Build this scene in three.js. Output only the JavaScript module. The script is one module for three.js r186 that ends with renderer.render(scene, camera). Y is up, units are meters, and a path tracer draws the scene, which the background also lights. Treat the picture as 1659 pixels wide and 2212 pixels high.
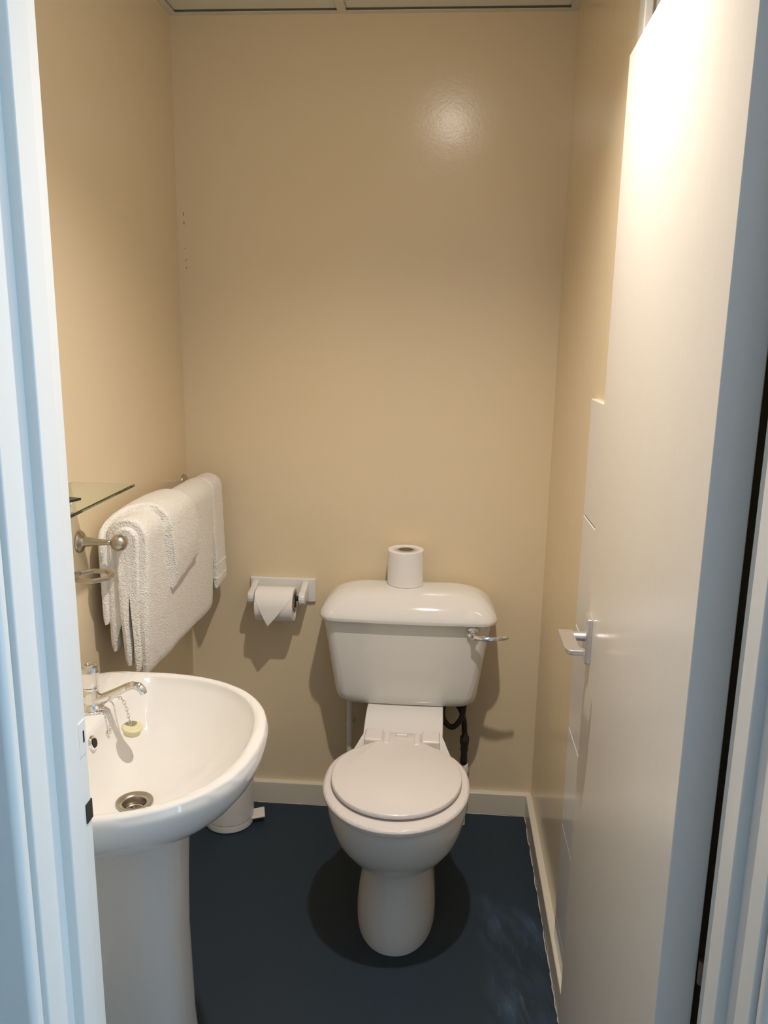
import * as THREE from 'three';
import { RoundedBoxGeometry } from 'three/addons/geometries/RoundedBoxGeometry.js';
import { mergeGeometries, mergeVertices, toCreasedNormals } from 'three/addons/utils/BufferGeometryUtils.js';
import { RectAreaLightUniformsLib } from 'three/addons/lights/RectAreaLightUniformsLib.js';

// ------------------------------------------------------------------ camera, sky, lights, exposure
const scene = new THREE.Scene();
const camera = new THREE.PerspectiveCamera(64.47, 1659 / 2212, 0.02, 30);
camera.position.set(0.7712, 1.5226, 2.3926);
camera.rotation.set(-0.21884, 0.0696, 0.01553, 'YXZ');
camera.updateMatrixWorld();
scene.background = new THREE.Color(0.35, 0.5, 0.75);
const renderer = new THREE.WebGLRenderer({ antialias: true });
renderer.toneMapping = THREE.LinearToneMapping;
renderer.toneMappingExposure = 1.0;
renderer.shadowMap.enabled = true;
RectAreaLightUniformsLib.init();

// daylight through the window of the room outside the door
const DAY = new THREE.RectAreaLight(new THREE.Color(0.48, 0.75, 1.0), 5.8, 1.1, 1.5);
DAY.position.set(3.06, 0.95, 2.5);
DAY.lookAt(0, 0.95, 2.5);
DAY.name = 'daylight';
scene.add(DAY);

const LAMP_POS = [0.772, 2.316, 1.12];
const LAMP_INTENSITY = 5.95, LAMP_COLOR = new THREE.Color(1.0, 0.90, 0.81);

// ------------------------------------------------------------------ helpers
let seedState = 12345;
function rnd() { seedState = (seedState * 1664525 + 1013904223) >>> 0; return seedState / 4294967296; }
function hash2(x, y) { const s = Math.sin(x * 127.1 + y * 311.7) * 43758.5453; return s - Math.floor(s); }
function vnoise(x, y, p) {
  const xi = Math.floor(x), yi = Math.floor(y), fx = x - xi, fy = y - yi;
  const u = fx * fx * (3 - 2 * fx), v = fy * fy * (3 - 2 * fy), m = (a) => ((a % p) + p) % p;
  const a = hash2(m(xi), m(yi)), b = hash2(m(xi + 1), m(yi)), c = hash2(m(xi), m(yi + 1)), d = hash2(m(xi + 1), m(yi + 1));
  return a + (b - a) * u + (c - a) * v + (a - b - c + d) * u * v;
}
function noiseTex(size, octaves, metres, fn, srgb = false) {
  const data = new Uint8Array(size * size * 4);
  for (let j = 0; j < size; j++) for (let i = 0; i < size; i++) {
    let n = 0, tot = 0;
    for (const [cells, w] of octaves) { n += w * vnoise(i / size * cells, j / size * cells, cells); tot += w; }
    const c = fn(n / tot, i / size, j / size);
    const k = (j * size + i) * 4;
    data[k] = c[0] * 255; data[k + 1] = c[1] * 255; data[k + 2] = c[2] * 255; data[k + 3] = 255;
  }
  const t = new THREE.DataTexture(data, size, size, THREE.RGBAFormat);
  t.wrapS = t.wrapT = THREE.RepeatWrapping;
  t.magFilter = THREE.LinearFilter; t.minFilter = THREE.LinearMipmapLinearFilter; t.generateMipmaps = true;
  if (srgb) t.colorSpace = THREE.SRGBColorSpace;
  t.repeat.set(1 / metres, 1 / metres);
  t.needsUpdate = true;
  return t;
}
const lin = (r, g, b) => new THREE.Color().setRGB(r, g, b);

const rollerBump = noiseTex(512, [[160, 1], [80, 0.8], [18, 0.8], [6, 0.7]], 0.5, (n) => [n, n, n]);
const glossBump = noiseTex(512, [[60, 0.5], [14, 0.8], [5, 1]], 0.6, (n) => [n, n, n]);
const terryBump = noiseTex(512, [[170, 1], [110, 0.7], [60, 0.25]], 0.22, (n) => [n, n, n]);
const paperBump = noiseTex(256, [[64, 1], [128, 0.6], [16, 0.5]], 0.1, (n) => [n, n, n]);
// vinyl floor: fine speckle, with pale sheen marks painted into the colour near the right-hand skirting
const floorMap = (() => {
  const W = 1024, H = 1536, c = document.createElement('canvas'); c.width = W; c.height = H;       // covers 1.1 m x 1.65 m
  const g = c.getContext('2d');
  g.fillStyle = 'rgb(29,46,60)'; g.fillRect(0, 0, W, H);
  for (let i = 0; i < 26000; i++) {
    const v = 22 + rnd() * 20; g.fillStyle = `rgba(${v},${v * 1.5},${v * 1.9},0.35)`;
    g.fillRect(rnd() * W, rnd() * H, 1 + rnd() * 3, 1 + rnd() * 3);
  }
  g.lineCap = 'round';
  for (let i = 0; i < 60; i++) {                                         // soft pale patches of the painted sheen
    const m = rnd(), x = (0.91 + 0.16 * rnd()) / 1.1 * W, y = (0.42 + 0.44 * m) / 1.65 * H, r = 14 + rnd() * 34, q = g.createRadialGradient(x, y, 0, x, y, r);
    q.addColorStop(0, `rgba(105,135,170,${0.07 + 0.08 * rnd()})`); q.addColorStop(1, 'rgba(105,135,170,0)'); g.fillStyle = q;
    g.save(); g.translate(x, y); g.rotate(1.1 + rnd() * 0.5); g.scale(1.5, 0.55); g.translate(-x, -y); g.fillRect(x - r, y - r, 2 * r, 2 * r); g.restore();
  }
  for (let i = 0; i < 70; i++) {  // finer streaks of sheen, painted over the patches
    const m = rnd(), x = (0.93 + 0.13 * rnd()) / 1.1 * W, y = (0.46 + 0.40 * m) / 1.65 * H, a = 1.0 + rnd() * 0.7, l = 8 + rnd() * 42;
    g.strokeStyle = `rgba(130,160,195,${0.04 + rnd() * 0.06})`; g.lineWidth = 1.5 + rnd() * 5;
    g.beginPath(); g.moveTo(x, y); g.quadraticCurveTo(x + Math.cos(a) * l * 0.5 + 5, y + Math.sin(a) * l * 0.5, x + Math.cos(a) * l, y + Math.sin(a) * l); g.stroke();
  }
  const t = new THREE.CanvasTexture(c); t.colorSpace = THREE.SRGBColorSpace; t.wrapS = t.wrapT = THREE.RepeatWrapping; t.flipY = false;
  t.repeat.set(1 / 1.1, 1 / 1.65);
  return t;
})();

const std = (o) => new THREE.MeshStandardMaterial(o);
const phys = (o) => new THREE.MeshPhysicalMaterial(o);
const M = {
  cream: phys({ color: lin(0.80, 0.665, 0.455), roughness: 0.22, bumpMap: rollerBump, bumpScale: 0.0002 }),
  creamGloss: phys({ color: lin(0.80, 0.665, 0.455), roughness: 0.2, bumpMap: glossBump, bumpScale: 0.0004 }),
  frame: phys({ color: lin(0.80, 0.79, 0.755), roughness: 0.28, bumpMap: glossBump, bumpScale: 0.0003 }),
  door: phys({ color: lin(0.80, 0.765, 0.70), roughness: 0.24, bumpMap: glossBump, bumpScale: 0.0003 }),
  skirting: phys({ color: lin(0.76, 0.70, 0.58), roughness: 0.25, bumpMap: glossBump, bumpScale: 0.0006 }),
  outer: std({ color: lin(0.80, 0.81, 0.83), roughness: 0.8 }),
  carpet: std({ color: lin(0.16, 0.15, 0.14), roughness: 1 }),
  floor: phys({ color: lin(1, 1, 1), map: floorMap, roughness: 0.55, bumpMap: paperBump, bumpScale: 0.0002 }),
  ceilTile: std({ color: lin(0.74, 0.74, 0.64), roughness: 0.95, bumpMap: paperBump, bumpScale: 0.0004 }),
  ceilGrid: std({ color: lin(0.72, 0.69, 0.58), roughness: 0.6 }),
  dark: std({ color: lin(0.012, 0.010, 0.008), roughness: 0.7 }),
  porcelain: phys({ color: lin(0.80, 0.785, 0.75), roughness: 0.07, specularIntensity: 1 }),
  seat: phys({ color: lin(0.80, 0.755, 0.72), roughness: 0.27 }),
  tile: phys({ color: lin(0.82, 0.80, 0.77), roughness: 0.12 }),
  grout: std({ color: lin(0.7, 0.66, 0.58), roughness: 0.9 }),
  chrome: std({ color: lin(0.80, 0.79, 0.77), metalness: 1, roughness: 0.07 }),
  nickel: std({ color: lin(0.52, 0.475, 0.40), metalness: 1, roughness: 0.3 }),
  aluminium: std({ color: lin(0.72, 0.69, 0.66), metalness: 0.85, roughness: 0.36 }),
  towel: phys({ color: lin(0.86, 0.825, 0.76), roughness: 1, sheen: 0.4, sheenRoughness: 0.7, sheenColor: lin(1, 0.97, 0.92), bumpMap: terryBump, bumpScale: 0.0024 }),
  hem: phys({ color: lin(0.86, 0.825, 0.77), roughness: 0.9, bumpMap: paperBump, bumpScale: 0.0006 }),
  paper: std({ color: lin(0.88, 0.855, 0.815), roughness: 1, bumpMap: paperBump, bumpScale: 0.0005 }),
  card: std({ color: lin(0.30, 0.23, 0.15), roughness: 1 }),
  whitePlastic: phys({ color: lin(0.80, 0.77, 0.72), roughness: 0.35 }),
  rubber: std({ color: lin(0.018, 0.016, 0.014), roughness: 0.55 }),
  plug: phys({ color: lin(0.76, 0.72, 0.46), roughness: 0.4 }),
  glass: phys({ color: lin(0.93, 0.985, 0.95), roughness: 0.02, transmission: 1, thickness: 0.006, ior: 1.5, attenuationColor: lin(0.55, 0.78, 0.62), attenuationDistance: 0.12 }),
  black: std({ color: lin(0.02, 0.018, 0.015), roughness: 0.4 }),
  brass: std({ color: lin(0.22, 0.16, 0.10), metalness: 0.8, roughness: 0.4 }),
  glow: std({ color: lin(0.9, 0.85, 0.75), emissive: lin(1, 0.86, 0.66), emissiveIntensity: 8 }),
  pane: std({ color: lin(0.6, 0.7, 0.8), emissive: lin(0.66, 0.83, 1.0), emissiveIntensity: 1.5 }),
};

function uvm(g0) {                                                     // uv in metres: each triangle is laid on the plane it faces most
  const g = g0.index ? g0.toNonIndexed() : g0;
  const p = g.attributes.position, uv = new Float32Array(p.count * 2), A = new THREE.Vector3(), B = new THREE.Vector3(), C = new THREE.Vector3();
  for (let i = 0; i < p.count; i += 3) {
    A.fromBufferAttribute(p, i); B.fromBufferAttribute(p, i + 1).sub(A); C.fromBufferAttribute(p, i + 2).sub(A); B.cross(C);
    const ax = Math.abs(B.x), ay = Math.abs(B.y), az = Math.abs(B.z);
    for (let k = i; k < i + 3; k++) {
      const [u, v] = ay >= ax && ay >= az ? [p.getX(k), p.getZ(k)] : ax >= az ? [p.getZ(k), p.getY(k)] : [p.getX(k), p.getY(k)];
      uv[2 * k] = u; uv[2 * k + 1] = v;
    }
  }
  g.setAttribute('uv', new THREE.BufferAttribute(uv, 2));
  return g;
}
const used = {};
function numbered(name) { const k = used[name] = (used[name] ?? -1) + 1; return k ? `${name}_${String(k).padStart(3, '0')}` : name; }
function shade(o) { o.castShadow = true; o.receiveShadow = true; return o; }
function tag(o, label, category, group) { o.userData.label = label; if (category) o.userData.category = category; if (group) o.userData.group = group; return o; }
function thing(name, label, category, pos = [0, 0, 0], group) {
  const o = new THREE.Group(); o.name = numbered(name); o.position.set(...pos); scene.add(o);
  return tag(o, label, category, group);
}
function structure(name, label) {
  const o = new THREE.Group(); o.name = name; scene.add(o); o.userData.kind = 'structure'; if (label) o.userData.label = label;
  return o;
}
// add a part whose geometry is written in room coordinates
function part(parent, name, geo, mat, label) {
  let g = Array.isArray(geo) ? merge(geo) : geo;
  if (!g.attributes.normal) g.computeVertexNormals();
  g = uvm(g);
  let p = parent, off = new THREE.Vector3(); while (p && p !== scene) { off.add(p.position); p = p.parent; }
  if (!parent.userData.local) g.translate(-off.x, -off.y, -off.z);
  const m = shade(new THREE.Mesh(g, mat)); m.name = name; if (label) m.userData.label = label;
  parent.add(m);
  return m;
}
function merge(list) {
  return mergeGeometries(list.map((g) => { let h = g.index ? g.toNonIndexed() : g.clone(); for (const k of Object.keys(h.attributes)) if (k !== 'position' && k !== 'normal') h.deleteAttribute(k); if (!h.attributes.normal) h.computeVertexNormals(); return h; }));
}
function box(x0, x1, y0, y1, z0, z1, r = 0, seg = 2) {
  const g = r > 0 ? new RoundedBoxGeometry(x1 - x0, y1 - y0, z1 - z0, seg, r) : new THREE.BoxGeometry(x1 - x0, y1 - y0, z1 - z0);
  g.translate((x0 + x1) / 2, (y0 + y1) / 2, (z0 + z1) / 2);
  return g;
}
// rings of points joined into a skin; caps are fans
function loft(rings, { capA = true, capB = true, crease = 0.6, open = false } = {}) {
  const n = rings[0].length, pos = [], idx = [];
  for (const r of rings) for (const v of r) pos.push(v[0], v[1], v[2]);
  const w = open ? n - 1 : n;
  for (let k = 0; k + 1 < rings.length; k++) for (let i = 0; i < w; i++) {
    const a = k * n + i, b = k * n + (i + 1) % n, c = a + n, d = b + n;
    idx.push(a, c, b, b, c, d);
  }
  const cap = (k, flip) => {
    const c = [0, 0, 0]; for (const v of rings[k]) for (let q = 0; q < 3; q++) c[q] += v[q] / n;
    const id = pos.length / 3; pos.push(...c);
    for (let i = 0; i < n; i++) { const a = k * n + i, b = k * n + (i + 1) % n; flip ? idx.push(id, a, b) : idx.push(id, b, a); }
  };
  if (capA) cap(0, true); if (capB) cap(rings.length - 1, false);
  let g = new THREE.BufferGeometry();
  g.setAttribute('position', new THREE.Float32BufferAttribute(pos, 3)); g.setIndex(idx);
  g = mergeVertices(g, 1e-6);
  if (crease > 0) g = toCreasedNormals(g, crease); else g.computeVertexNormals();
  return g;
}
function fixOut(g) {                                                  // make faces point outwards (signed volume positive)
  const h = g.index ? g.toNonIndexed() : g, p = h.attributes.position; let v = 0;
  const a = new THREE.Vector3(), b = new THREE.Vector3(), c = new THREE.Vector3();
  for (let i = 0; i < p.count; i += 3) { a.fromBufferAttribute(p, i); b.fromBufferAttribute(p, i + 1); c.fromBufferAttribute(p, i + 2); v += a.dot(b.cross(c)); }
  if (v < 0) {
    for (const k of Object.keys(h.attributes)) { const t = h.attributes[k], s = t.itemSize; for (let i = 0; i < t.count; i += 3) for (let q = 0; q < s; q++) { const x = t.array[(i + 1) * s + q]; t.array[(i + 1) * s + q] = t.array[(i + 2) * s + q]; t.array[(i + 2) * s + q] = x; } }
    if (h.attributes.normal) for (let i = 0; i < h.attributes.normal.array.length; i++) h.attributes.normal.array[i] *= -1;
  }
  return h;
}
const solid = (rings, o) => fixOut(loft(rings, o));
function lathe(profile, seg = 48) { return new THREE.LatheGeometry(profile.map(([r, y]) => new THREE.Vector2(r, y)), seg); }
function tube(pts, r, seg = 40, rad = 12, closed = false) {
  return new THREE.TubeGeometry(new THREE.CatmullRomCurve3(pts.map((p) => new THREE.Vector3(...p)), closed, 'centripetal'), seg, r, rad, closed);
}
const smooth = (a, b, x) => { const t = Math.min(1, Math.max(0, (x - a) / (b - a))); return t * t * (3 - 2 * t); };
const lerp = (a, b, t) => a + (b - a) * t;
function table(rows, y) {                                             // linear look-up in rows [y, a, b, ...]
  if (y <= rows[0][0]) return rows[0].slice(1);
  for (let i = 1; i < rows.length; i++) if (y <= rows[i][0]) { const t = (y - rows[i - 1][0]) / (rows[i][0] - rows[i - 1][0]); return rows[i].slice(1).map((v, k) => lerp(rows[i - 1][k + 1], v, t)); }
  return rows[rows.length - 1].slice(1);
}

// ------------------------------------------------------------------ the room
const W = 1.094, H = 2.351, SK = 0.0757, ST = 0.018;
const wallBack = structure('wall_back', 'cream painted wall behind the toilet');
part(wallBack, 'plaster', box(-0.1, W, 0, H + 0.1, -0.1, 0), M.cream);
for (const [x, y, w, h] of [[0.018, 1.835, 0.0015, 0.009], [0.019, 1.812, 0.0015, 0.009], [0.019, 1.745, 0.002, 0.002], [0.022, 1.715, 0.002, 0.002], [0.0195, 1.71, 0.002, 0.0025], [0.021, 1.692, 0.002, 0.003]])
  part(wallBack, 'nail_hole', box(x, x + w, y, y + h, -0.001, 0.0004), M.dark);
const wallLeft = structure('wall_left', 'cream painted wall carrying shelf, towel rail and basin');
part(wallLeft, 'plaster', box(-0.1, 0, 0, H + 0.1, 0, 1.575), M.cream);
const wallRight = structure('wall_right', 'glossy cream wall beside the open door');
part(wallRight, 'plaster', box(W, W + 0.1, 0, H + 0.1, -0.1, 0.825), M.creamGloss);
part(wallRight, 'alcove_wall', [box(W + 0.1, 2.0, 0, H + 0.1, 0.70, 0.825), box(1.9, 2.0, 0, H + 0.1, 0.825, 1.25), box(1.128, 2.0, 0, H + 0.1, 1.25, 1.575)], M.cream);
// column of white tiles on the right wall, half hidden by the door
{
  part(wallRight, 'grout', box(W - 0.004, W, SK, 1.390, 0.637, 0.822), M.grout);
  const tops = [1.391, 1.139, 0.887, 0.636, 0.388, 0.140];
  const full = new RoundedBoxGeometry(0.0085, 0.249, 0.19, 2, 0.0025);
  tops.forEach((t, i) => {
    const h = i < 5 ? 0.249 : t - SK - 0.002, g = i < 5 ? full.clone() : new RoundedBoxGeometry(0.0085, h, 0.19, 2, 0.0025);
    g.translate(W - 0.00475, t - h / 2, 0.73); part(wallRight, 'tile', g, M.tile);
  });
}
const floor = structure('floor', 'dark blue vinyl floor of the toilet room');
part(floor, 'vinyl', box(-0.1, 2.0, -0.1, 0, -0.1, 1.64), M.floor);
const floorOut = structure('floor_001', 'grey carpet outside the doorway');
part(floorOut, 'carpet', box(-1.1, 3.1, -0.1, -0.002, 1.64, 3.2), M.carpet);

// suspended ceiling: wall angle, tees, and lay-in tiles with a gap along the back
const ceiling = structure('ceiling', 'suspended ceiling of pale tiles in a painted grid');
part(ceiling, 'slab', box(-0.1, 2.0, H + 0.03, H + 0.1, 0, 1.575), M.dark);
part(ceiling, 'wall_angle', [box(0, W, H - 0.0015, H, 0, 0.022), box(0, 0.022, H - 0.0015, H, 0.022, 1.575), box(W - 0.022, W, H - 0.0015, H, 0.022, 0.825), box(0, W, H, H + 0.022, 0, 0.0012)], M.ceilGrid);
const teeX = [0.461, 0.485], rowZ = [0.022, 0.60, 1.18, 1.575];
part(ceiling, 'tee_bar', box(teeX[0], teeX[1], H - 0.0015, H, 0.022, 1.575), M.ceilGrid);
for (const z of [0.60, 1.18]) part(ceiling, 'tee_bar', box(0.022, 2.0, H - 0.0012, H, z - 0.012, z + 0.012), M.ceilGrid);
for (let r = 0; r < 3; r++) for (const [x0, x1] of [[0.018, 0.464], [0.482, W - 0.018]]) {
  const z0 = rowZ[r] + (r === 0 ? 0.003 : 0.002), z1 = rowZ[r + 1] - 0.002, t = box(x0, x1, 0, 0.014, 0, z1 - z0, 0.002, 1);
  t.rotateX(r === 0 ? -0.004 : 0); t.translate(0, H + 0.001 + (r === 0 ? 0.003 : 0), z0);
  part(ceiling, 'ceiling_tile', t, M.ceilTile);
}
part(ceiling, 'ceiling_tile', box(W + 0.002, 1.9, H + 0.001, H + 0.015, 0.827, 1.248, 0.002, 1), M.ceilTile);

function skirting(name, label, g) { const o = structure(name, label); part(o, 'board', g, M.skirting); return o; }
skirting('baseboard_back', 'painted skirting board along the back wall', box(0, W, 0, SK, -0.004, ST, 0.004, 3));
skirting('baseboard_right', 'painted skirting board along the right wall', box(W - ST, W + 0.004, 0, SK, ST - 0.004, 0.835, 0.004, 3));
skirting('baseboard_left', 'painted skirting board along the left wall', box(-0.004, ST, 0, SK, ST - 0.004, 1.575, 0.004, 3));
for (const [nm, pts] of [['wall_back', [[0, 0], [W - ST, 0]]], ['wall_right', [[W - ST, 0.02], [W - ST, 0.83]]]]) {
  const line = [], N = 60; for (let i = 0; i <= N; i++) { const t = i / N, j = (vnoise(i * 0.9, nm.length, 512) - 0.5) * 0.0035; line.push(nm === 'wall_back' ? [lerp(pts[0][0], pts[1][0], t), 0.0008, ST + 0.0005 + j] : [W - ST - 0.0005 + j, 0.0008, lerp(pts[0][1], pts[1][1], t)]); }
  part(scene.getObjectByName(nm), 'sealant', tube(line, 0.0013, 180, 6), M.grout);
}
const trim2 = structure('trim_2', 'white corner bead on the end of the right wall');
part(trim2, 'bead', box(W - 0.001, W + 0.0145, SK, H - 0.002, 0.79, 0.834, 0.003, 2), M.frame);
part(trim2, 'reveal_board', box(W + 0.019, W + 0.1, 0, H - 0.002, 0.8, 0.829), M.frame);

// front wall with the doorway, its lining, stops and architraves
const Z0 = 1.575, Z1 = 1.70, XL = 0.379, XR = 1.088, YH = 1.998;
const wallFront = structure('wall_front', 'wall with the doorway');
part(wallFront, 'plaster', [box(-1.1, XL - 0.03, 0, 2.45, Z0, Z1), box(XR + 0.03, 3.1, 0, 2.45, Z0, Z1), box(XL - 0.03, XR + 0.03, YH + 0.03, 2.45, Z0, Z1)], M.outer);
const trim1 = structure('trim_1', 'white gloss painted door frame around the doorway');
part(trim1, 'lining', box(XL - 0.03, XL, 0, YH + 0.03, Z0 - 0.002, Z1 + 0.001, 0.002, 2), M.frame);
part(trim1, 'lining', box(XR, XR + 0.03, 0, YH + 0.03, Z0 - 0.002, Z1 + 0.001, 0.002, 2), M.frame);
part(trim1, 'lining', box(XL, XR, YH, YH + 0.03, Z0 - 0.002, Z1 + 0.001), M.frame);
part(trim1, 'door_stop', box(XL - 0.002, XL + 0.012, 0, YH, 1.615, 1.65, 0.002, 2), M.frame);
part(trim1, 'door_stop', box(XR - 0.012, XR + 0.002, 0, YH, 1.615, 1.65, 0.002, 2), M.frame);
part(trim1, 'door_stop', box(XL + 0.012, XR - 0.012, YH - 0.012, YH + 0.002, 1.615, 1.65), M.frame);
part(trim1, 'architrave', box(XL - 0.058, XL - 0.004, 0, YH + 0.058, Z1, Z1 + 0.02, 0.0085, 4), M.frame);
part(trim1, 'architrave', box(XR + 0.004, XR + 0.058, 0, YH + 0.058, Z1, Z1 + 0.02, 0.0085, 4), M.frame);
part(trim1, 'architrave', box(XL - 0.004, XR + 0.004, YH + 0.004, YH + 0.058, Z1, Z1 + 0.02), M.frame);
part(trim1, 'strike_plate', box(XL - 0.002, XL + 0.001, 1.052, 1.092, Z0 + 0.002, 1.593), M.frame, 'painted strike plate for the bolt');
part(trim1, 'bolt_slot', box(XL - 0.002, XL + 0.0014, 1.066, 1.080, Z0 + 0.006, 1.584), M.dark);
part(trim1, 'latch_keep', box(XL - 0.002, XL + 0.0012, 0.966, 0.990, Z0 - 0.0024, 1.588), M.black, 'dark latch keep in the door frame');

// the room outside, with its window
const wOut = structure('wall_outside', 'walls of the room outside the doorway');
part(wOut, 'plaster', [box(-1.2, -1.1, 0, 2.45, Z0, 3.3), box(-1.1, 3.1, 0, 2.45, 3.2, 3.3), box(3.1, 3.2, 0, 0.2, Z0, 3.3), box(3.1, 3.2, 1.7, 2.45, Z0, 3.3), box(3.1, 3.2, 0.2, 1.7, Z0, 1.93), box(3.1, 3.2, 0.2, 1.7, 3.07, 3.3)], M.outer);
const cOut = structure('ceiling_001', 'white ceiling of the room outside the doorway');
part(cOut, 'slab', box(-1.2, 3.2, 2.45, 2.55, Z0, 3.3), M.outer);
const win = structure('window_1', 'white framed window of the room outside the doorway');
part(win, 'window_frame', [box(3.1, 3.16, 0.2, 0.25, 1.93, 3.07), box(3.1, 3.16, 1.65, 1.7, 1.93, 3.07), box(3.1, 3.16, 0.25, 1.65, 1.93, 1.98), box(3.1, 3.16, 0.25, 1.65, 3.02, 3.07), box(3.1, 3.16, 0.25, 1.65, 2.48, 2.52)], M.frame);
part(win, 'window_pane', box(3.13, 3.14, 0.25, 1.65, 1.98, 2.48), M.pane);
part(win, 'window_pane', box(3.13, 3.14, 0.25, 1.65, 2.52, 3.02), M.pane);

// the open door: written in its own axes, hinge edge at the origin, leaf along -z
const door = structure('door_1', 'white painted door standing open against the right wall');
door.position.set(1.044, 0.008, 1.560); door.rotation.y = -0.0356; door.userData.local = true;
part(door, 'door_leaf', box(0, 0.042, 0, 1.977, -0.703, 0, 0.0015, 2), M.door);
{
  const hz = -0.665, hy = 0.944;
  part(door, 'handle_plate', box(-0.011, 0.001, hy - 0.045, hy + 0.046, hz - 0.024, hz + 0.024, 0.004, 3), M.aluminium, 'satin metal handle back plate');
  const neck = new THREE.CylinderGeometry(0.0075, 0.0095, 0.034, 20); neck.rotateZ(Math.PI / 2); neck.scale(1, 1, 1.25); neck.translate(-0.027, hy + 0.004, hz);
  const s = new THREE.Shape();                                        // plan of the lever, seen from above: x across, y along the door
  s.moveTo(-0.057, -0.014); s.lineTo(-0.034, -0.014); s.lineTo(-0.032, 0.066); s.quadraticCurveTo(-0.033, 0.078, -0.024, 0.081); s.quadraticCurveTo(-0.020, 0.087, -0.026, 0.091);
  s.lineTo(-0.044, 0.092); s.quadraticCurveTo(-0.053, 0.090, -0.055, 0.074); s.closePath();
  const lev = new THREE.ExtrudeGeometry(s, { depth: 0.006, bevelEnabled: true, bevelSize: 0.002, bevelThickness: 0.002, bevelSegments: 3, curveSegments: 10 });
  lev.rotateX(Math.PI / 2); lev.translate(0, hy + 0.009, hz);
  part(door, 'lever_handle', [neck, lev], M.aluminium, 'satin metal lever handle');
  for (const y of [0.25, 0.80, 1.75]) {
    const k = new THREE.CylinderGeometry(0.005, 0.005, 0.03, 16); k.translate(0.046, y, 0.008);
    part(door, 'hinge', k, M.brass);
  }
}

// ------------------------------------------------------------------ ceiling lamp
{
  const t = thing('ceiling_light', 'round white ceiling downlight with a glowing bulb', 'lamp', [LAMP_POS[0], H, LAMP_POS[2]]);
  t.userData.local = true;
  part(t, 'bezel', lathe([[0.034, 0.02], [0.034, -0.002], [0.040, -0.008], [0.054, -0.006], [0.058, -0.002], [0.056, 0.0]]), M.whitePlastic);
  const b = new THREE.SphereGeometry(0.021, 24, 16); b.translate(0, -0.004, 0);
  part(t, 'bulb', b, M.glow);
  const l = new THREE.SpotLight(LAMP_COLOR, LAMP_INTENSITY, 0, 1.12, 1.0, 2);
  l.position.set(0, LAMP_POS[1] - H, 0); l.target.position.set(0, -2.3, 0); l.castShadow = true; l.shadow.radius = 1.0; l.name = 'lamp_light';
  t.add(l); t.add(l.target);
  const p = new THREE.PointLight(LAMP_COLOR, 0.37, 0, 2); p.position.set(0, -0.004, 0); p.castShadow = true; p.shadow.radius = 1.0; p.name = 'bulb_light'; t.add(p); l.target.name = 'lamp_aim';
}

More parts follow.
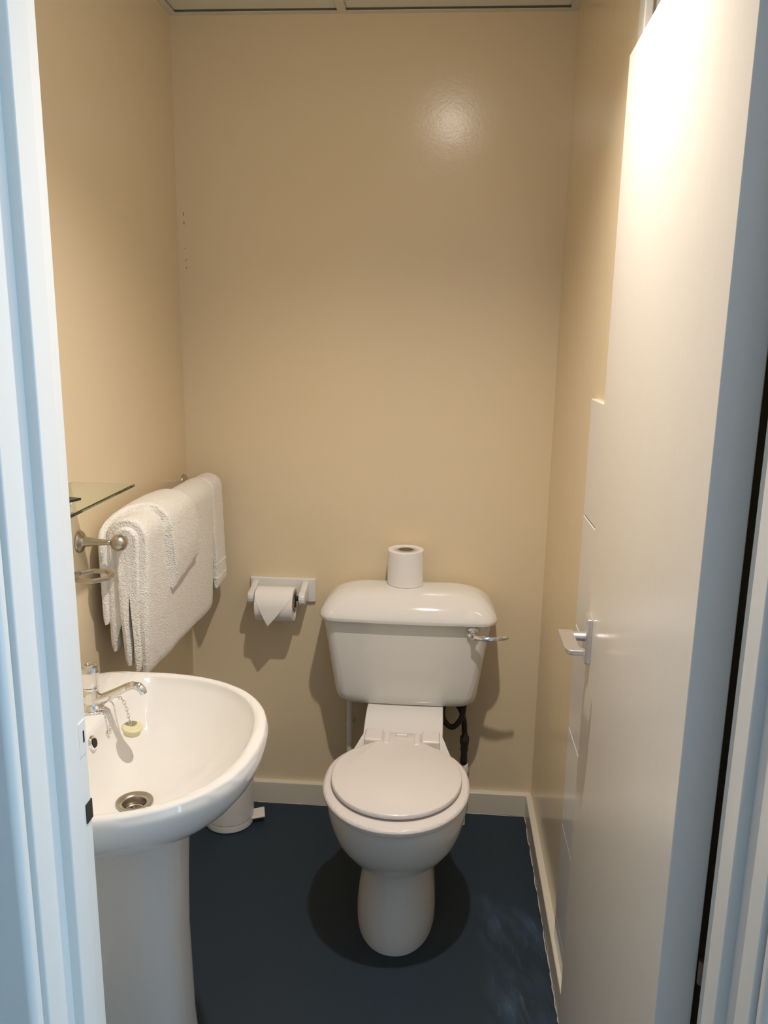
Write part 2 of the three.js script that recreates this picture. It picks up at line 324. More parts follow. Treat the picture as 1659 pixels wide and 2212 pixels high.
// ------------------------------------------------------------------ toilet
{
  const cx = 0.688, t = thing('toilet', 'white close-coupled toilet with closed lid and chrome flush lever', 'toilet', [cx, 0, 0.012]);
  // pan: rings of a plan that is elliptic in front and a straight neck behind
  const rows = [ // y, half width, front z, neck half width, centre z of the front part
    [0.000, 0.102, 0.656, 0.100, 0.49], [0.012, 0.104, 0.657, 0.100, 0.49], [0.05, 0.1035, 0.652, 0.098, 0.49], [0.10, 0.098, 0.643, 0.092, 0.49], [0.15, 0.088, 0.633, 0.085, 0.49],
    [0.185, 0.081, 0.628, 0.080, 0.495], [0.203, 0.079, 0.630, 0.078, 0.50], [0.211, 0.087, 0.640, 0.080, 0.505], [0.224, 0.106, 0.660, 0.083, 0.515], [0.243, 0.1245, 0.683, 0.087, 0.53], [0.262, 0.138, 0.701, 0.091, 0.54],
    [0.293, 0.1545, 0.724, 0.097, 0.55], [0.33, 0.166, 0.742, 0.104, 0.557], [0.365, 0.1735, 0.753, 0.109, 0.56], [0.39, 0.1755, 0.757, 0.112, 0.56], [0.402, 0.174, 0.756, 0.113, 0.56], [0.406, 0.169, 0.751, 0.111, 0.56],
  ];
  const zb = 0.012, ring = (hw, zf, nb, zc, y) => {
    const side = [];
    const N1 = 26, N2 = 30;
    for (let i = 0; i < N1; i++) {
      const z = lerp(zb + 0.02, zc, i / N1), k = smooth(0.30, zc, z);
      const q = Math.min(1, Math.max(0, (z - 0.30) / (zc - 0.30)));
      side.push([lerp(Math.min(nb, hw), hw, Math.sqrt(Math.max(0, 1 - (1 - q) * (1 - q))) * (0.35 + 0.65 * k)), z]);
    }
    for (let i = 0; i < N2; i++) { const a = i / N2 * Math.PI / 2; side.push([hw * Math.pow(Math.cos(a), 0.94), zc + (zf - zc) * Math.sin(a)]); }
    const pts = [];
    const lift = (z) => 0.030 * (1 - smooth(0.20, 0.335, z)) * smooth(0.33, 0.402, y);
    pts.push([cx, y + lift(zb), zb]);
    for (const [w, z] of side) pts.push([cx + w, y + lift(z), z]);
    pts.push([cx, y, zf]);
    for (const [w, z] of side.slice().reverse()) pts.push([cx - w, y + lift(z), z]);
    return pts;
  };
  const ys = []; for (let i = 0; i < rows.length; i++) { ys.push(rows[i][0]); if (i + 1 < rows.length && rows[i + 1][0] - rows[i][0] > 0.02) ys.push((rows[i][0] + rows[i + 1][0]) / 2); }
  const rings = ys.map((y) => { const [hw, zf, nb, zc] = table(rows, y); return ring(hw, zf, nb, zc, y); });
  // close the top with strips between left and right
  const top = rings[rings.length - 1], n = top.length, half = (n - 2) / 2, strip = [];
  for (let i = 0; i <= half; i++) { const l = i === 0 ? top[0] : top[i], r = i === 0 ? top[0] : top[n - i]; strip.push([l, [(l[0] + r[0]) / 2, l[1], l[2]], r]); }
  strip.push([top[half + 1], top[half + 1], top[half + 1]]);
  const pos = []; for (let i = 0; i + 1 < strip.length; i++) for (let k = 0; k < 2; k++) { const a = strip[i][k], b = strip[i][k + 1], c = strip[i + 1][k], d = strip[i + 1][k + 1]; pos.push(...a, ...b, ...c, ...b, ...d, ...c); }
  let cap = new THREE.BufferGeometry(); cap.setAttribute('position', new THREE.Float32BufferAttribute(pos, 3)); cap.computeVertexNormals();
  const body = loft(rings, { capA: true, capB: false, crease: 0 });
  let all = merge([fixOut(body), cap]); all.deleteAttribute('normal'); all = toCreasedNormals(mergeVertices(all, 1e-5), 0.75);
  part(t, 'bowl', all, M.porcelain);

  // seat ring and lid
  const oval = (hw, zf, zc, zbk, nB) => { const p = []; for (let i = 0; i < 120; i++) { const a = i / 120 * Math.PI * 2, c = Math.cos(a), s = Math.sin(a), ex = c > 0 ? 2.05 : nB; p.push([hw * Math.sign(s) * Math.pow(Math.abs(s), 2 / ex), c > 0 ? zc + (zf - zc) * Math.pow(c, 2 / ex) : zc - (zc - zbk) * Math.pow(-c, 2 / ex)]); } return p; };
  const shapeOf = (p) => { const s = new THREE.Shape(); p.forEach(([x, z], i) => (i ? s.lineTo(x, -z) : s.moveTo(x, -z))); s.closePath(); return s; };
  const flat = (s, y0, h, bev, seg = 4) => { const g = new THREE.ExtrudeGeometry(s, { depth: h - 2 * bev, bevelEnabled: true, bevelSize: bev, bevelThickness: bev, bevelOffset: -bev, bevelSegments: seg, curveSegments: 24 }); g.rotateX(-Math.PI / 2); g.translate(cx - 0.003, y0 + bev, 0); return toCreasedNormals(g, 0.7); };
  const so = shapeOf(oval(0.1825, 0.772, 0.56, 0.368, 2.3)); so.holes.push(new THREE.Path(oval(0.112, 0.69, 0.55, 0.43, 2.2).reverse().map(([x, z]) => new THREE.Vector2(x, -z))));
  part(t, 'seat', flat(so, 0.4075, 0.0205, 0.0085, 6), M.seat);
  const lidPts = oval(0.1625, 0.738, 0.56, 0.392, 2.15), tail = [];
  for (const [x, z] of lidPts) { if (z < 0.44 && Math.abs(x) < 0.085) continue; tail.push([x, z]); }
  // splice the hinge tongue in at the back
  const k0 = tail.findIndex(([x, z], i) => i > 5 && z < 0.47 && tail[i + 1] && tail[i + 1][0] < 0 && x > 0);
  tail.splice(k0 + 1, 0, [0.078, 0.405], [0.066, 0.398], [0.058, 0.388], [0.055, 0.372], [0.054, 0.346], [0.03, 0.343], [-0.03, 0.343], [-0.054, 0.346], [-0.055, 0.372], [-0.058, 0.388], [-0.066, 0.398], [-0.078, 0.405]);
  const lid = flat(shapeOf(tail), 0.4335, 0.0125, 0.0045, 4);
  const lp = lid.attributes.position; for (let i = 0; i < lp.count; i++) if (lp.getY(i) > 0.4445) { const d = Math.hypot((lp.getX(i) - cx) / 0.16, (lp.getZ(i) - 0.56) / 0.18); lp.setY(i, lp.getY(i) + 0.004 * Math.max(0, 1 - d * d)); }
  const lidM = part(t, 'seat_lid', toCreasedNormals(lid, 0.7), M.seat);
  part(t, 'hinge_cover', box(0.587, 0.637, 0.404, 0.4525, 0.337, 0.4, 0.006, 4), M.seat);
  part(t, 'hinge_cover', box(0.742, 0.792, 0.404, 0.4525, 0.337, 0.4, 0.006, 4), M.seat);
  part(t, 'hinge_arm', box(0.6385, 0.6575, 0.41, 0.449, 0.345, 0.41, 0.005, 3), M.seat);
  part(t, 'hinge_arm', box(0.7215, 0.7395, 0.41, 0.449, 0.345, 0.41, 0.005, 3), M.seat);
  const cp = new THREE.CapsuleGeometry(0.0045, 0.024, 6, 12); cp.rotateZ(Math.PI / 2); cp.translate(cx, 0.4475, 0.362);
  part(lidM, 'lid_button', cp, M.seat);

  // cistern and its lid: rounded rectangles in plan
  const rr = (hw, z0, z1, r, y, c = 0.689, bow = 0) => { const p = [], N = 8; for (const [sx, sz, a0] of [[1, 1, 0], [-1, 1, 90], [-1, -1, 180], [1, -1, 270]]) for (let i = 0; i <= N; i++) { const a = (a0 + i / N * 90) * Math.PI / 180, x = sx * (hw - r) + r * Math.cos(a); let z = (sz > 0 ? z1 - r : z0 + r) + r * Math.sin(a); if (sz > 0) z += bow * (1 - (x / hw) ** 2); p.push([c + x, y, z]); } 
    // refine the straight front edge
    const out = []; for (let i = 0; i < p.length; i++) { out.push(p[i]); const q = p[(i + 1) % p.length]; if (Math.abs(q[0] - p[i][0]) > 0.1) for (let k = 1; k < 12; k++) { const x = lerp(p[i][0], q[0], k / 12), z = p[i][2] > (z0 + z1) / 2 ? z1 + bow * (1 - ((x - c) / hw) ** 2) : lerp(p[i][2], q[2], k / 12); out.push([x, y, z]); } }
    return out; };
  const cr = [[0.4325, 0.172, 0.138, 0.05], [0.4345, 0.189, 0.150, 0.045], [0.440, 0.200, 0.158, 0.042], [0.451, 0.2085, 0.1645, 0.040], [0.472, 0.2135, 0.1680, 0.037], [0.52, 0.2185, 0.172, 0.035], [0.60, 0.229, 0.180, 0.034], [0.68, 0.2405, 0.187, 0.034], [0.714, 0.2455, 0.190, 0.034]];
  part(t, 'cistern', solid(cr.map(([y, hw, z1, r]) => rr(hw, 0.014, z1 - 0.006, r, y, 0.687, 0.008)), { crease: 0.8 }), M.porcelain);
  const lr = [[0.709, 0.2535, 0], [0.7105, 0.2565, -0.003], [0.716, 0.258, -0.0045], [0.722, 0.2575, -0.004], [0.732, 0.253, 0.001], [0.744, 0.245, 0.0085], [0.756, 0.235, 0.0175], [0.767, 0.2225, 0.029], [0.776, 0.208, 0.0425], [0.782, 0.190, 0.058], [0.786, 0.165, 0.076], [0.7875, 0.13, 0.092]];
  part(t, 'cistern_lid', solid(lr.map(([y, hw, ins]) => { const zf = 0.200 - ins, zbk = 0.012 + Math.max(0, ins) * 0.35; return rr(hw, zbk, zf, Math.min(0.045, (zf - zbk) * 0.42), y, 0.690, 0.009); }), { crease: 0.8 }), M.porcelain);
  // flush lever
  const rose = lathe([[0, 0.008], [0.008, 0.0078], [0.013, 0.006], [0.0175, 0.002], [0.018, 0], [0.018, -0.006]], 32); rose.rotateX(Math.PI / 2); rose.translate(0.877, 0.689, 0.194);
  const nut = new THREE.CylinderGeometry(0.0065, 0.008, 0.016, 20); nut.rotateX(Math.PI / 2); nut.translate(0.877, 0.687, 0.206);
  const lr2 = []; for (let i = 0; i <= 20; i++) { const q = i / 20, x = lerp(0.871, 0.978, q), w = 0.0042 + 0.0042 * Math.sin(Math.PI * Math.min(1, q * 1.15 + 0.12)), h = lerp(0.0085, 0.0052, q), zc = 0.214 + 0.012 * Math.sin(q * 2.2), yc = 0.6835 + 0.005 * q * q - 0.002 * Math.sin(q * Math.PI); const ringP = [], e = q === 1 ? 0.5 : 1; for (let k = 0; k < 16; k++) { const a = k / 16 * Math.PI * 2; ringP.push([x, yc + h * e * Math.sin(a), zc + w * 1.1 * e * Math.cos(a)]); } lr2.push(ringP); }
  part(t, 'flush_lever', [rose, nut, solid(lr2, { crease: 1.0 })], M.chrome, 'chrome flush lever');
}

// water supply hose with its valve, behind the toilet
{
  const t = thing('supply_hose', 'black looped water hose with valve below the right end of the cistern', 'hose', [0.86, 0.1, 0.06]);
  part(t, 'hose', tube([[0.862, 0.434, 0.085], [0.864, 0.412, 0.09], [0.856, 0.372, 0.10], [0.83, 0.344, 0.10], [0.804, 0.362, 0.09], [0.802, 0.40, 0.08], [0.825, 0.415, 0.072], [0.852, 0.395, 0.07], [0.866, 0.355, 0.072], [0.870, 0.31, 0.075]], 0.0086, 90, 12), M.rubber);
  const v = lathe([[0, 0.315], [0.0085, 0.314], [0.009, 0.306], [0.0135, 0.302], [0.0145, 0.29], [0.0135, 0.277], [0.010, 0.273], [0.012, 0.266], [0.0118, 0.255], [0.010, 0.25], [0.0102, 0.23], [0.0115, 0.225], [0.0112, 0.211], [0, 0.21]], 24); v.translate(0.871, 0, 0.076);
  part(t, 'stop_valve', v, M.rubber);
  const w = lathe([[0, 0.212], [0.0095, 0.212], [0.0095, 0.198], [0.0125, 0.196], [0.0125, 0.180], [0.009, 0.178], [0.009, 0.16], [0.0115, 0.158], [0.0115, 0.146], [0.0078, 0.143], [0.0078, 0.0], [0, 0.0]], 24); w.translate(0.875, 0, 0.076);
  part(t, 'riser_pipe', w, M.whitePlastic, 'white painted riser pipe with union nuts');
}
{
  const t = thing('waste_pipe', 'thin white pipe running down the wall left of the toilet', 'pipe', [0.508, 0, 0.04]);
  const g = new THREE.CylinderGeometry(0.0095, 0.0095, 0.43, 20); g.translate(0.509, 0.215, 0.042); part(t, 'pipe', g, M.whitePlastic);
  part(t, 'pipe_clip', box(0.497, 0.521, 0.30, 0.312, 0.0, 0.044, 0.002, 2), M.whitePlastic);
}

// toilet roll standing on the cistern
function rollSolid(r, core, len) { return lathe([[core, 0], [core, len], [r - 0.003, len], [r - 0.0008, len - 0.0009], [r, len - 0.003], [r, 0.003], [r - 0.0008, 0.0009], [r - 0.003, 0], [core, 0]], 56); }
{
  const y0 = 0.7875, t = thing('toilet_roll', 'white toilet roll standing upright on the cistern lid', 'toilet paper', [0.676, y0, 0.066]);
  const p = rollSolid(0.0535, 0.0215, 0.106); p.translate(0.676, y0, 0.066); part(t, 'paper', p, M.paper);
  const c = lathe([[0.0215, 0.001], [0.0215, 0.105], [0.0202, 0.105], [0.0202, 0.001], [0.0215, 0.001]], 40); c.translate(0.676, y0, 0.066); part(t, 'core', c, M.card, 'brown cardboard core');
  const flap = []; for (let k = 0; k <= 14; k++) { const a = 0.06 + k / 14 * 1.15, r = 0.0537 + 0.0012 * smooth(0.75, 1, k / 14), row = []; for (const y of [0.001, 0.035, 0.07, 0.1055]) row.push([0.676 + r * Math.sin(a + (y < 0.01 ? 0.06 : 0) * (k / 14)), y0 + y, 0.066 + r * Math.cos(a)]); flap.push(row); }
  const fo = loft(flap, { capA: false, capB: false, open: true, crease: 0 }); part(t, 'loose_sheet', fo, M.paper);
}

// toilet roll holder and the roll in it
{
  const t = thing('toilet_roll_holder', 'white ceramic toilet roll holder on the back wall', 'toilet roll holder', [0.294, 0.734, 0]);
  part(t, 'back_plate', box(0.192, 0.396, 0.697, 0.7725, -0.002, 0.011, 0.004, 3), M.porcelain);
  for (const x of [0.2105, 0.3655]) {
    const s = new THREE.Shape(); s.moveTo(0, -0.028); s.lineTo(0.045, -0.024); s.absarc(0.062, -0.004, 0.021, -Math.PI / 2, Math.PI / 2, false); s.lineTo(0.045, 0.018); s.quadraticCurveTo(0.02, 0.03, 0, 0.031); s.closePath();
    const g = new THREE.ExtrudeGeometry(s, { depth: 0.011, bevelEnabled: true, bevelSize: 0.003, bevelThickness: 0.004, bevelOffset: -0.003, bevelSegments: 4, curveSegments: 16 });
    g.translate(0, 0, -0.0055); g.rotateY(-Math.PI / 2); g.translate(x, 0.733, 0.009); part(t, 'arm', toCreasedNormals(g, 0.6), M.porcelain);
  }
  const sp = new THREE.CylinderGeometry(0.0075, 0.0075, 0.137, 20); sp.rotateZ(Math.PI / 2); sp.translate(0.288, 0.727, 0.068); part(t, 'spindle', sp, M.black, 'black spindle');
}
{
  const cy = 0.7085, cz = 0.068, r = 0.0525, x0 = 0.2265, x1 = 0.3415, t = thing('toilet_roll', 'white toilet roll in the wall holder with its end folded to a point', 'toilet paper', [0.284, cy, cz]);
  const turn = (g) => { g.rotateZ(-Math.PI / 2); g.translate(x0, cy, cz); return g; };
  part(t, 'paper', turn(rollSolid(r, 0.021, x1 - x0)), M.paper);
  part(t, 'core', turn(lathe([[0.021, 0.001], [0.021, x1 - x0 + 0.002], [0.0198, x1 - x0 + 0.002], [0.0198, 0.001], [0.021, 0.001]], 40)), M.card, 'brown cardboard core');
  // loose end: wraps over the front and tapers to a point that hangs clear of the roll
  const rows = []; const N = 22, tip = 0.268;
  for (let k = 0; k <= N; k++) {
    const q = k / N, a = lerp(1.15, -0.55, Math.min(1, q / 0.72)); // angle from the horizontal, front of the roll
    let y = cy + (r + 0.0015) * Math.sin(a), z = cz + (r + 0.0015) * Math.cos(a);
    const w = q < 0.2 ? 1 : 1 - (q - 0.2) / 0.8;
    if (q > 0.45) { const d = (q - 0.45) / 0.55; y = lerp(cy + (r + 0.0015) * Math.sin(0.09), 0.6535, d); z = cz + (r + 0.0015) * Math.cos(0.09) + 0.0015 * Math.sin(d * 3); }
    rows.push([[lerp(tip, x0 + 0.001, w), y, z], [lerp(tip, (x0 + x1) / 2, w), y, z + 0.0015 * (1 - w)], [lerp(tip, x1 - 0.001, w), y, z]]);
  }
  part(t, 'folded_end', loft(rows, { capA: false, capB: false, open: true, crease: 0 }), M.paper, 'paper end folded to a point');
}

// ------------------------------------------------------------------ wash basin
const basinY = 0.812;
const bowlBottom = (() => {
  const zc = 1.095, t = thing('washbasin', 'white ceramic pedestal washbasin on the left wall', 'washbasin', [0.225, 0, zc]);
  const NA = 96;
  const outer = (a) => { const c = Math.cos(a), s = Math.sin(a), n = 2.35; if (c >= 0) { return [0.16 + 0.312 * Math.pow(c, 2 / n), zc + 0.274 * Math.sign(s) * Math.pow(Math.abs(s), 2 / n)]; } const m = 5; return [0.16 - 0.158 * Math.pow(-c, 2 / m), zc + 0.272 * Math.sign(s) * Math.pow(Math.abs(s), 2 / m) * (1 - 0.06 * Math.pow(-c, 2))]; };
  const inner = (a) => { const c = Math.cos(a), s = Math.sin(a); if (c >= 0) { const n = 2.35; return [0.20 + 0.244 * Math.pow(c, 2 / n), zc + 0.2465 * Math.sign(s) * Math.pow(Math.abs(s), 2 / n)]; } const m = 3.6; return [0.20 - 0.052 * Math.pow(-c, 2 / m), zc + 0.2465 * Math.sign(s) * Math.pow(Math.abs(s), 2 / m) * (1 - 0.06 * -c)]; };
  const D = [0.235, 1.103], rd = 0.026, yb = 0.679;
  const ang = []; for (let i = 0; i < NA; i++) ang.push(i / NA * Math.PI * 2);
  const rings = [];
  const S = 26;
  const pm = (a) => { const p = inner(a); return Math.atan2(p[1] - D[1], p[0] - D[0]); };
  for (let k = 0; k <= S; k++) {
    const s = k / S;
    rings.push(ang.map((a) => { const p = inner(a), q = pm(a), d = [D[0] + rd * Math.cos(q), D[1] + rd * Math.sin(q)]; const f = 0.20 * s + 0.80 * Math.pow(s, 2.9); return [lerp(d[0], p[0], s), yb + (0.803 - yb) * f, lerp(d[1], p[1], s)]; }));
  }
  const between = (y, w, dy = 0) => rings.push(ang.map((a) => { const p = inner(a), o = outer(a); return [lerp(p[0], o[0], w), y + dy, lerp(p[1], o[1], w)]; }));
  between(0.8075, 0.05); between(0.8105, 0.13); between(0.8125, 0.28); between(0.8125, 0.6); between(0.811, 0.78); between(0.807, 0.9); between(0.800, 0.975); between(0.790, 1.0);
  const C = [0.215, 1.088];
  for (const [y, s] of [[0.780, 0.994], [0.765, 0.975], [0.748, 0.940], [0.730, 0.885], [0.712, 0.81], [0.694, 0.715], [0.678, 0.62], [0.664, 0.52], [0.652, 0.44]]) rings.push(ang.map((a) => { const o = outer(a); return [Math.max(0.002, lerp(C[0], o[0], s)), y, lerp(C[1], o[1], s)]; }));
  part(t, 'bowl', solid(rings, { capA: false, capB: true, crease: 0.9 }), M.porcelain);
  // pedestal
  const ped = []; for (const [y, hw, x1] of [[0, 0.096, 0.335], [0.02, 0.096, 0.335], [0.035, 0.09, 0.327], [0.2, 0.083, 0.318], [0.4, 0.081, 0.314], [0.52, 0.084, 0.317], [0.60, 0.088, 0.321], [0.66, 0.098, 0.333]]) {
    const r = []; const x0 = 0.135, n = 3.4; for (let i = 0; i < 48; i++) { const a = i / 48 * Math.PI * 2, c = Math.cos(a), s = Math.sin(a), m = c > 0 ? 2.9 : 6; r.push([(x0 + x1) / 2 + (x1 - x0) / 2 * Math.sign(c) * Math.pow(Math.abs(c), 2 / m), y, 1.088 + hw * Math.sign(s) * Math.pow(Math.abs(s), 2 / m)]); } ped.push(r); }
  part(t, 'pedestal', solid(ped, { crease: 0.7 }), M.porcelain);
  // drain
  const waste = lathe([[0.0335, 0.0025], [0.033, 0.0045], [0.030, 0.005], [0.0225, 0.0025], [0.0205, 0.0], [0.0195, -0.016], [0.0195, -0.018]], 48); waste.translate(D[0], yb, D[1]);
  const grid = new THREE.TorusGeometry(0.0165, 0.0028, 8, 32); grid.rotateX(Math.PI / 2); grid.translate(D[0], yb - 0.014, D[1]);
  const bars = [0, 1, 2].map((k) => { const b = new THREE.BoxGeometry(0.034, 0.003, 0.004); b.rotateY(k * Math.PI / 3); b.translate(D[0], yb - 0.014, D[1]); return b; });
  const hub = new THREE.CylinderGeometry(0.006, 0.006, 0.004, 16); hub.translate(D[0], yb - 0.014, D[1]);
  const dr = part(t, 'drain', [waste, grid, ...bars, hub], M.nickel, 'metal drain ring with a crossed grid');
  const well = lathe([[0.0255, 0.002], [0.0235, -0.03], [0, -0.03]], 32); well.translate(D[0], yb, D[1]); part(dr, 'drain_well', well, M.dark);
  // overflow on the back wall of the bowl
  const ov = lathe([[0, 0.004], [0.008, 0.004], [0.0095, 0.006], [0.0135, 0.005], [0.0145, 0.001], [0.0145, -0.01]], 32); ov.rotateZ(-Math.PI / 2 + 0.25); ov.translate(0.1515, 0.781, 1.08);
  const ovm = part(t, 'overflow', ov, M.chrome, 'chrome overflow ring');
  const oh = new THREE.CircleGeometry(0.0088, 24); oh.rotateY(Math.PI / 2); oh.rotateZ(0.25); oh.translate(0.158, 0.7825, 1.08); part(ovm, 'overflow_hole', oh, M.dark);
  // tap
  const tx = 0.120, tz = 1.0, by = 0.8125;
  const tp = new THREE.Group(); tp.name = 'tap'; tp.userData.label = 'chrome pillar tap with angled spout'; t.add(tp);
  const base = lathe([[0.023, 0], [0.023, 0.003], [0.0185, 0.007], [0.0165, 0.012], [0.0165, 0.03], [0.0145, 0.036], [0.0145, 0.041], [0.0155, 0.042]], 32); base.translate(tx, by, tz);
  part(tp, 'tap_body', base, M.chrome);
  const hd = []; for (const [y, r, lob] of [[0.040, 0.0135, 0.0], [0.042, 0.0155, 0.03], [0.050, 0.0165, 0.09], [0.070, 0.0165, 0.14], [0.080, 0.0165, 0.14], [0.084, 0.0155, 0.12], [0.0855, 0.013, 0.06]]) { const rr_ = []; for (let i = 0; i < 48; i++) { const a = i / 48 * Math.PI * 2, q = r * (1 + lob * Math.cos(3 * (a - 0.4))); rr_.push([tx + q * Math.cos(a), by + y, tz + q * Math.sin(a)]); } hd.push(rr_); }
  const hand = solid(hd, { crease: 0.8 });
  const ringT = new THREE.TorusGeometry(0.0095, 0.0018, 8, 28); ringT.rotateX(Math.PI / 2); ringT.translate(tx, by + 0.0862, tz);
  part(tp, 'tap_handle', [hand, ringT], M.chrome);
  const sp = []; const path = [[0.010, 0.014, 0.013], [0.028, 0.021, 0.0115], [0.05, 0.033, 0.0095], [0.068, 0.043, 0.0088], [0.082, 0.0485, 0.0088], [0.093, 0.047, 0.0086], [0.100, 0.040, 0.0083], [0.1025, 0.033, 0.008]];
  for (let i = 0; i < path.length; i++) { const a = path[Math.max(0, i - 1)], b = path[Math.min(path.length - 1, i + 1)], dx = b[0] - a[0], dy = b[1] - a[1], L = Math.hypot(dx, dy), nx = -dy / L, ny = dx / L, r = path[i][2], rp = []; for (let k = 0; k < 24; k++) { const q = k / 24 * Math.PI * 2, u = r * 0.85 * Math.sin(q), v = r * Math.cos(q); rp.push([tx + path[i][0] + nx * u, by + path[i][1] + ny * u, tz + v]); } sp.push(rp); }
  part(tp, 'spout', solid(sp, { crease: 0.9 }), M.chrome);
  return (x, z) => { // height of the bowl surface near the plug
    return yb + 0.09; };
})();

// plug on its chain
{
  const t = thing('basin_plug', 'pale yellow basin plug on a chrome link chain looped around the tap', 'plug', [0.195, 0.765, 0.99]);
  const px = 0.197, py = 0.768, pz = 1.002;
  const g = lathe([[0, 0.009], [0.012, 0.009], [0.0135, 0.0105], [0.0172, 0.0105], [0.0195, 0.009], [0.0195, 0.006], [0.0172, 0.003], [0.016, -0.005], [0, -0.005]], 40);
  const q = new THREE.Euler(0.10, 0, -0.12); g.applyMatrix4(new THREE.Matrix4().makeRotationFromEuler(q)); g.translate(px, py, pz);
  part(t, 'plug', g, M.plug);
  const ctrl = [[0.162, 0.772, 1.022], [0.161, 0.786, 1.018], [0.158, 0.802, 1.014], [0.150, 0.8155, 1.012], [0.136, 0.8165, 1.026], [0.118, 0.8165, 1.033], [0.098, 0.8165, 1.028], [0.087, 0.8165, 1.005], [0.094, 0.8165, 0.975], [0.118, 0.8165, 0.962], [0.142, 0.8165, 0.964], [0.158, 0.822, 0.972], [0.172, 0.820, 0.980], [0.181, 0.806, 0.986], [0.188, 0.792, 0.994], [0.193, 0.7815, 1.0], [px - 0.0035, py + 0.0125, pz - 0.001]];
  const curve = new THREE.CatmullRomCurve3(ctrl.map((p) => new THREE.Vector3(...p)), false, 'centripetal'), len = curve.getLength(), n = Math.round(len / 0.0068);
  const link = new THREE.TorusGeometry(0.0026, 0.0006, 6, 16); link.scale(1.75, 1, 1);
  for (let i = 0; i < n; i++) {
    const u = (i + 0.5) / n, p = curve.getPointAt(u), d = curve.getTangentAt(u), h = link.clone();
    const m = new THREE.Matrix4().makeRotationFromQuaternion(new THREE.Quaternion().setFromUnitVectors(new THREE.Vector3(1, 0, 0), d).multiply(new THREE.Quaternion().setFromAxisAngle(new THREE.Vector3(1, 0, 0), i % 2 ? 0.85 : -0.7)));
    h.applyMatrix4(m); h.translate(p.x, p.y, p.z); part(t, 'chain_link', h, M.chrome);
  }
  const st = lathe([[0, 0.006], [0.003, 0.006], [0.005, 0.002], [0.006, 0], [0.006, -0.008]], 20); st.rotateZ(-1.2); st.translate(0.157, 0.771, 1.022); part(t, 'chain_stay', st, M.chrome);
}

// ------------------------------------------------------------------ pedal bin
{
  const bx = 0.138, bz = 0.130, t = thing('pedal_bin', 'small white pedal bin on the floor behind the basin', 'bin', [bx, 0, bz]);
  const b = lathe([[0, 0.002], [0.074, 0.002], [0.0755, 0.006], [0.0755, 0.026], [0.074, 0.028], [0.076, 0.029], [0.081, 0.225], [0.082, 0.23], [0, 0.23]], 56); b.translate(bx, 0, bz); part(t, 'body', b, M.whitePlastic);
  const l = lathe([[0, 0.262], [0.04, 0.258], [0.068, 0.247], [0.083, 0.236], [0.0845, 0.2305], [0, 0.2305]], 56); l.translate(bx, 0, bz); part(t, 'lid', l, M.whitePlastic);
  const p = box(0, 0.042, 0, 0.007, -0.026, 0.026, 0.003, 3); p.rotateZ(0.10); p.rotateY(0.25); p.translate(bx + 0.068, 0.016, bz - 0.012); part(t, 'pedal', p, M.whitePlastic);
}

// ------------------------------------------------------------------ towel rail and towels
const RX = 0.088, RY = 1.071;
{
  const t = thing('towel_rail', 'brushed metal towel rail with ball ends on the left wall', 'towel rail', [0.04, RY, 0.4]);
  const rail = new THREE.CylinderGeometry(0.008, 0.008, 0.725, 24); rail.rotateX(Math.PI / 2); rail.translate(RX, RY, 0.3925); part(t, 'rail', rail, M.nickel);
  for (const z of [0.036, 0.752]) {
    const g = lathe([[0, -0.001], [0.0235, -0.001], [0.0245, 0.002], [0.022, 0.006], [0.014, 0.009], [0.0115, 0.014], [0.009, 0.028], [0.0072, 0.045], [0.006, 0.062], [0.0058, 0.07], [0, 0.07]], 40); g.rotateZ(-Math.PI / 2); g.scale(1, 1.0, 1); g.translate(0, RY, z); part(t, 'bracket', g, M.nickel);
    const s = new THREE.SphereGeometry(0.0185, 32, 24); s.translate(RX, RY, z); part(t, 'ball_end', s, M.nickel);
  }
}
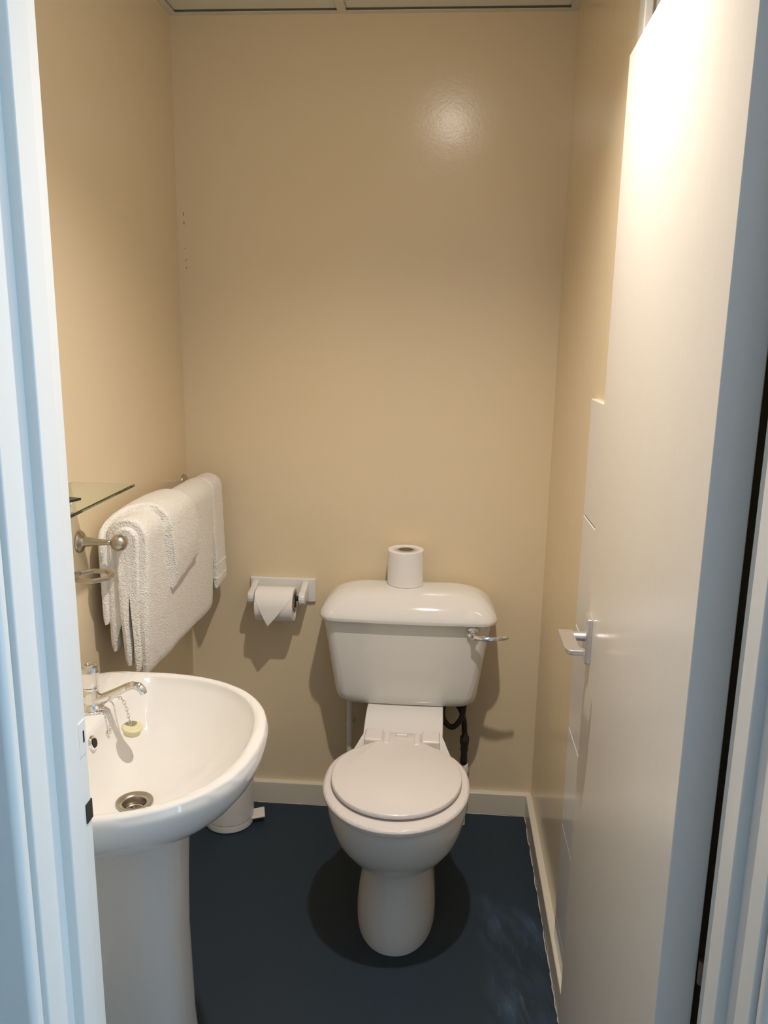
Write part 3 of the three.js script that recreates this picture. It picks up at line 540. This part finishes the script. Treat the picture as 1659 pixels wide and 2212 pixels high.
// cloth hung over the rail: centre line in x,y from the bottom at the wall side, over the rail, to the bottom in front
function hang(R, backBottom, frontBottom, backDrift, frontDrift, bulge = 0) {
  const p = []; const n1 = 22, n2 = 12, n3 = 30;
  for (let i = 0; i < n1; i++) { const q = i / n1, y = lerp(backBottom, RY, q); p.push([RX - R - backDrift * (1 - q), y]); }
  for (let i = 0; i <= n2; i++) { const a = Math.PI - i / n2 * Math.PI; p.push([RX + R * Math.cos(a), RY + R * 0.92 * Math.sin(a)]); }
  for (let i = 1; i <= n3; i++) { const q = i / n3, y = lerp(RY, frontBottom, q); p.push([RX + R + frontDrift * q + bulge * Math.sin(q * Math.PI), y]); }
  return p;
}
function cloth(path, thick, zFn, { slices = 40, wave = 0.003, seed = 0, yFn = null } = {}) {
  const n = path.length, L = [0]; for (let i = 1; i < n; i++) L.push(L[i - 1] + Math.hypot(path[i][0] - path[i - 1][0], path[i][1] - path[i - 1][1]));
  const nor = path.map((p, i) => { const a = path[Math.max(0, i - 1)], b = path[Math.min(n - 1, i + 1)], dx = b[0] - a[0], dy = b[1] - a[1], l = Math.hypot(dx, dy) || 1; return [-dy / l, dx / l]; });
  const rings = [], span = Math.abs(zFn(0.5)[1] - zFn(0.5)[0]), re = thick / 2 / span, es = [[0, 0.05], [0.06 * re, 0.35], [0.25 * re, 0.66], [0.55 * re, 0.89], [re, 1]];
  for (let k = 1; k < slices; k++) es.push([lerp(re, 1 - re, k / slices), 1]);
  for (let k = 4; k >= 0; k--) es.push([1 - es[k][0], es[k][1]]);
  for (const [e, full] of es) {
    const tk = thick / 2 * full, r = [];
    const at = (i, side) => {
      const s = L[i] / L[n - 1]; const [z0, z1] = zFn(s); const z = lerp(z0, z1, e);
      const hang = Math.min(1, Math.max(0, (RY - 0.01 - path[i][1]) / 0.15));
      const w = wave * hang * (Math.sin(z * 21 + seed) + 0.6 * Math.sin(z * 43 + seed * 2 + s * 5)) + 0.0012 * (vnoise(z * 90 + seed * 7, s * 60 + 31, 4096) - 0.5) * side;
      const edge = Math.min(i, n - 1 - i), th = tk * (edge === 0 ? 0.5 : edge === 1 ? 0.9 : 1);
      const y = path[i][1] + nor[i][1] * th * side + (yFn ? yFn(s, e) : 0);
      return [Math.max(0.003, path[i][0] + nor[i][0] * th * side + w), y, z];
    };
    for (let i = 0; i < n; i++) r.push(at(i, 1));
    for (let i = n - 1; i >= 0; i--) r.push(at(i, -1));
    rings.push(r);
  }
  return solid(rings, { crease: 1.0 });
}
{
  const t = thing('bath_towel', 'large cream bath towel folded over the towel rail', 'towel', [RX, RY - 0.3, 0.45]);
  part(t, 'inner_fold', cloth(hang(0.0185, 0.775, 0.765, -0.013, -0.004, 0), 0.018, (s) => [0.20, 0.722 + 0.004 * Math.sin(s * 7)], { seed: 1.3, wave: 0.001 }), M.towel);
  part(t, 'outer_fold', cloth(hang(0.0375, 0.805, 0.752, 0.001, -0.010, 0.002), 0.018, (s) => [0.185, 0.714 + 0.004 * Math.sin(s * 9)], { seed: 2.1, wave: 0.0015, yFn: (s, e) => s > 0.7 ? -0.018 * (1 - e) * (s - 0.7) * 3.3 : 0 }), M.towel);
}
{
  const t = thing('hand_towel', 'smaller cream hand towel draped over the large bath towel', 'towel', [RX, RY, 0.55]);
  part(t, 'cloth', cloth(hang(0.0555, 0.872, 0.912, -0.002, -0.006, 0.006), 0.016, (s) => [lerp(0.45, 0.375, smooth(0.35, 1, s)), lerp(0.724, 0.60, smooth(0.36, 0.60, s)) - 0.03 * smooth(0.6, 1, s)], { seed: 0.4, wave: 0.0012, yFn: (s, e) => s > 0.55 ? 0.034 * (1 - e) * (s - 0.55) * 2.2 : 0.012 * Math.sin(e * 3.1) * Math.sin(s * 5.7) }), M.towel);
}
{
  const t = thing('hand_towel', 'narrow cream towel with woven bands at the corner end of the rail', 'towel', [RX, RY, 0.12]);
  const z = (s) => [0.068 - 0.008 * smooth(0.6, 1, s), 0.172 - 0.012 * smooth(0.7, 1, s)];
  part(t, 'cloth', cloth(hang(0.031, 0.80, 0.780, 0.004, 0.005, 0), 0.020, z, { seed: 5, wave: 0, slices: 24 }), M.towel);
  const fx = (y) => RX + 0.031 + 0.005 * (RY - y) / (RY - 0.780), zb = z(0.92);
  for (const [y0, y1] of [[0.842, 0.86], [0.808, 0.815]]) part(t, 'woven_band', cloth([0, 1, 2, 3, 4].map((k) => { const y = lerp(y1, y0, k / 4); return [fx(y), y]; }), 0.0225, () => [zb[0] - 0.001, zb[1] + 0.001], { wave: 0, slices: 12 }), M.hem, 'flat woven band');
}

// ------------------------------------------------------------------ glass shelf with a small box, and tumbler ring
{
  const ys = 1.206, t = thing('glass_shelf', 'clear glass shelf with polished edges on the left wall', 'shelf', [0, ys, 1.05]);
  part(t, 'pane', box(0.004, 0.139, ys - 0.006, ys, 0.776, 1.32, 0.0012, 2), M.glass);
  for (const z of [0.985, 1.2]) part(t, 'shelf_clip', box(0, 0.03, ys - 0.016, ys + 0.008, z - 0.009, z + 0.009, 0.003, 2), M.nickel);
  const b = thing('soap_box', 'small white box with black top on the glass shelf, half hidden by the door frame', 'box', [0.083, ys, 1.0]);
  part(b, 'carton', box(0.080, 0.104, ys, ys + 0.012, 0.99, 1.055, 0.001, 1), M.whitePlastic);
  const tri = new THREE.Shape(); tri.moveTo(0.082, -1.06); tri.lineTo(0.108, -1.06); tri.lineTo(0.128, -1.005); tri.lineTo(0.078, -0.992); tri.closePath();
  const tg = new THREE.ExtrudeGeometry(tri, { depth: 0.004, bevelEnabled: false }); tg.rotateX(-Math.PI / 2); tg.translate(0, ys + 0.0121, 0); part(b, 'lid', tg, M.black, 'black lid');
}
{
  const c = [0.094, 1.044, 0.902], t = thing('tumbler_ring', 'metal octagonal tumbler holder ring below the towel rail', 'tumbler holder', c);
  const s = new THREE.Shape(), h = new THREE.Path();
  for (let i = 0; i < 8; i++) { const a = (i + 0.5) / 8 * Math.PI * 2; s[i ? 'lineTo' : 'moveTo'](0.039 * Math.cos(a), 0.039 * Math.sin(a)); h[i ? 'lineTo' : 'moveTo'](0.0335 * Math.cos(-a), 0.0335 * Math.sin(-a)); }
  s.closePath(); h.closePath(); s.holes.push(h);
  const g = new THREE.ExtrudeGeometry(s, { depth: 0.006, bevelEnabled: true, bevelSize: 0.0012, bevelThickness: 0.0012, bevelSegments: 2 }); g.rotateX(-Math.PI / 2); g.translate(c[0], c[1] - 0.004, c[2]);
  part(t, 'ring', g, M.nickel);
  const a = new THREE.CylinderGeometry(0.005, 0.007, 0.056, 16); a.rotateZ(Math.PI / 2); a.translate(0.0285, c[1], c[2]); part(t, 'arm', a, M.nickel);
  const f = lathe([[0, 0.006], [0.012, 0.006], [0.02, 0.002], [0.0205, 0], [0, 0]], 32); f.rotateZ(-Math.PI / 2); f.translate(0, c[1], c[2]); part(t, 'flange', f, M.nickel);
}

renderer.render(scene, camera);
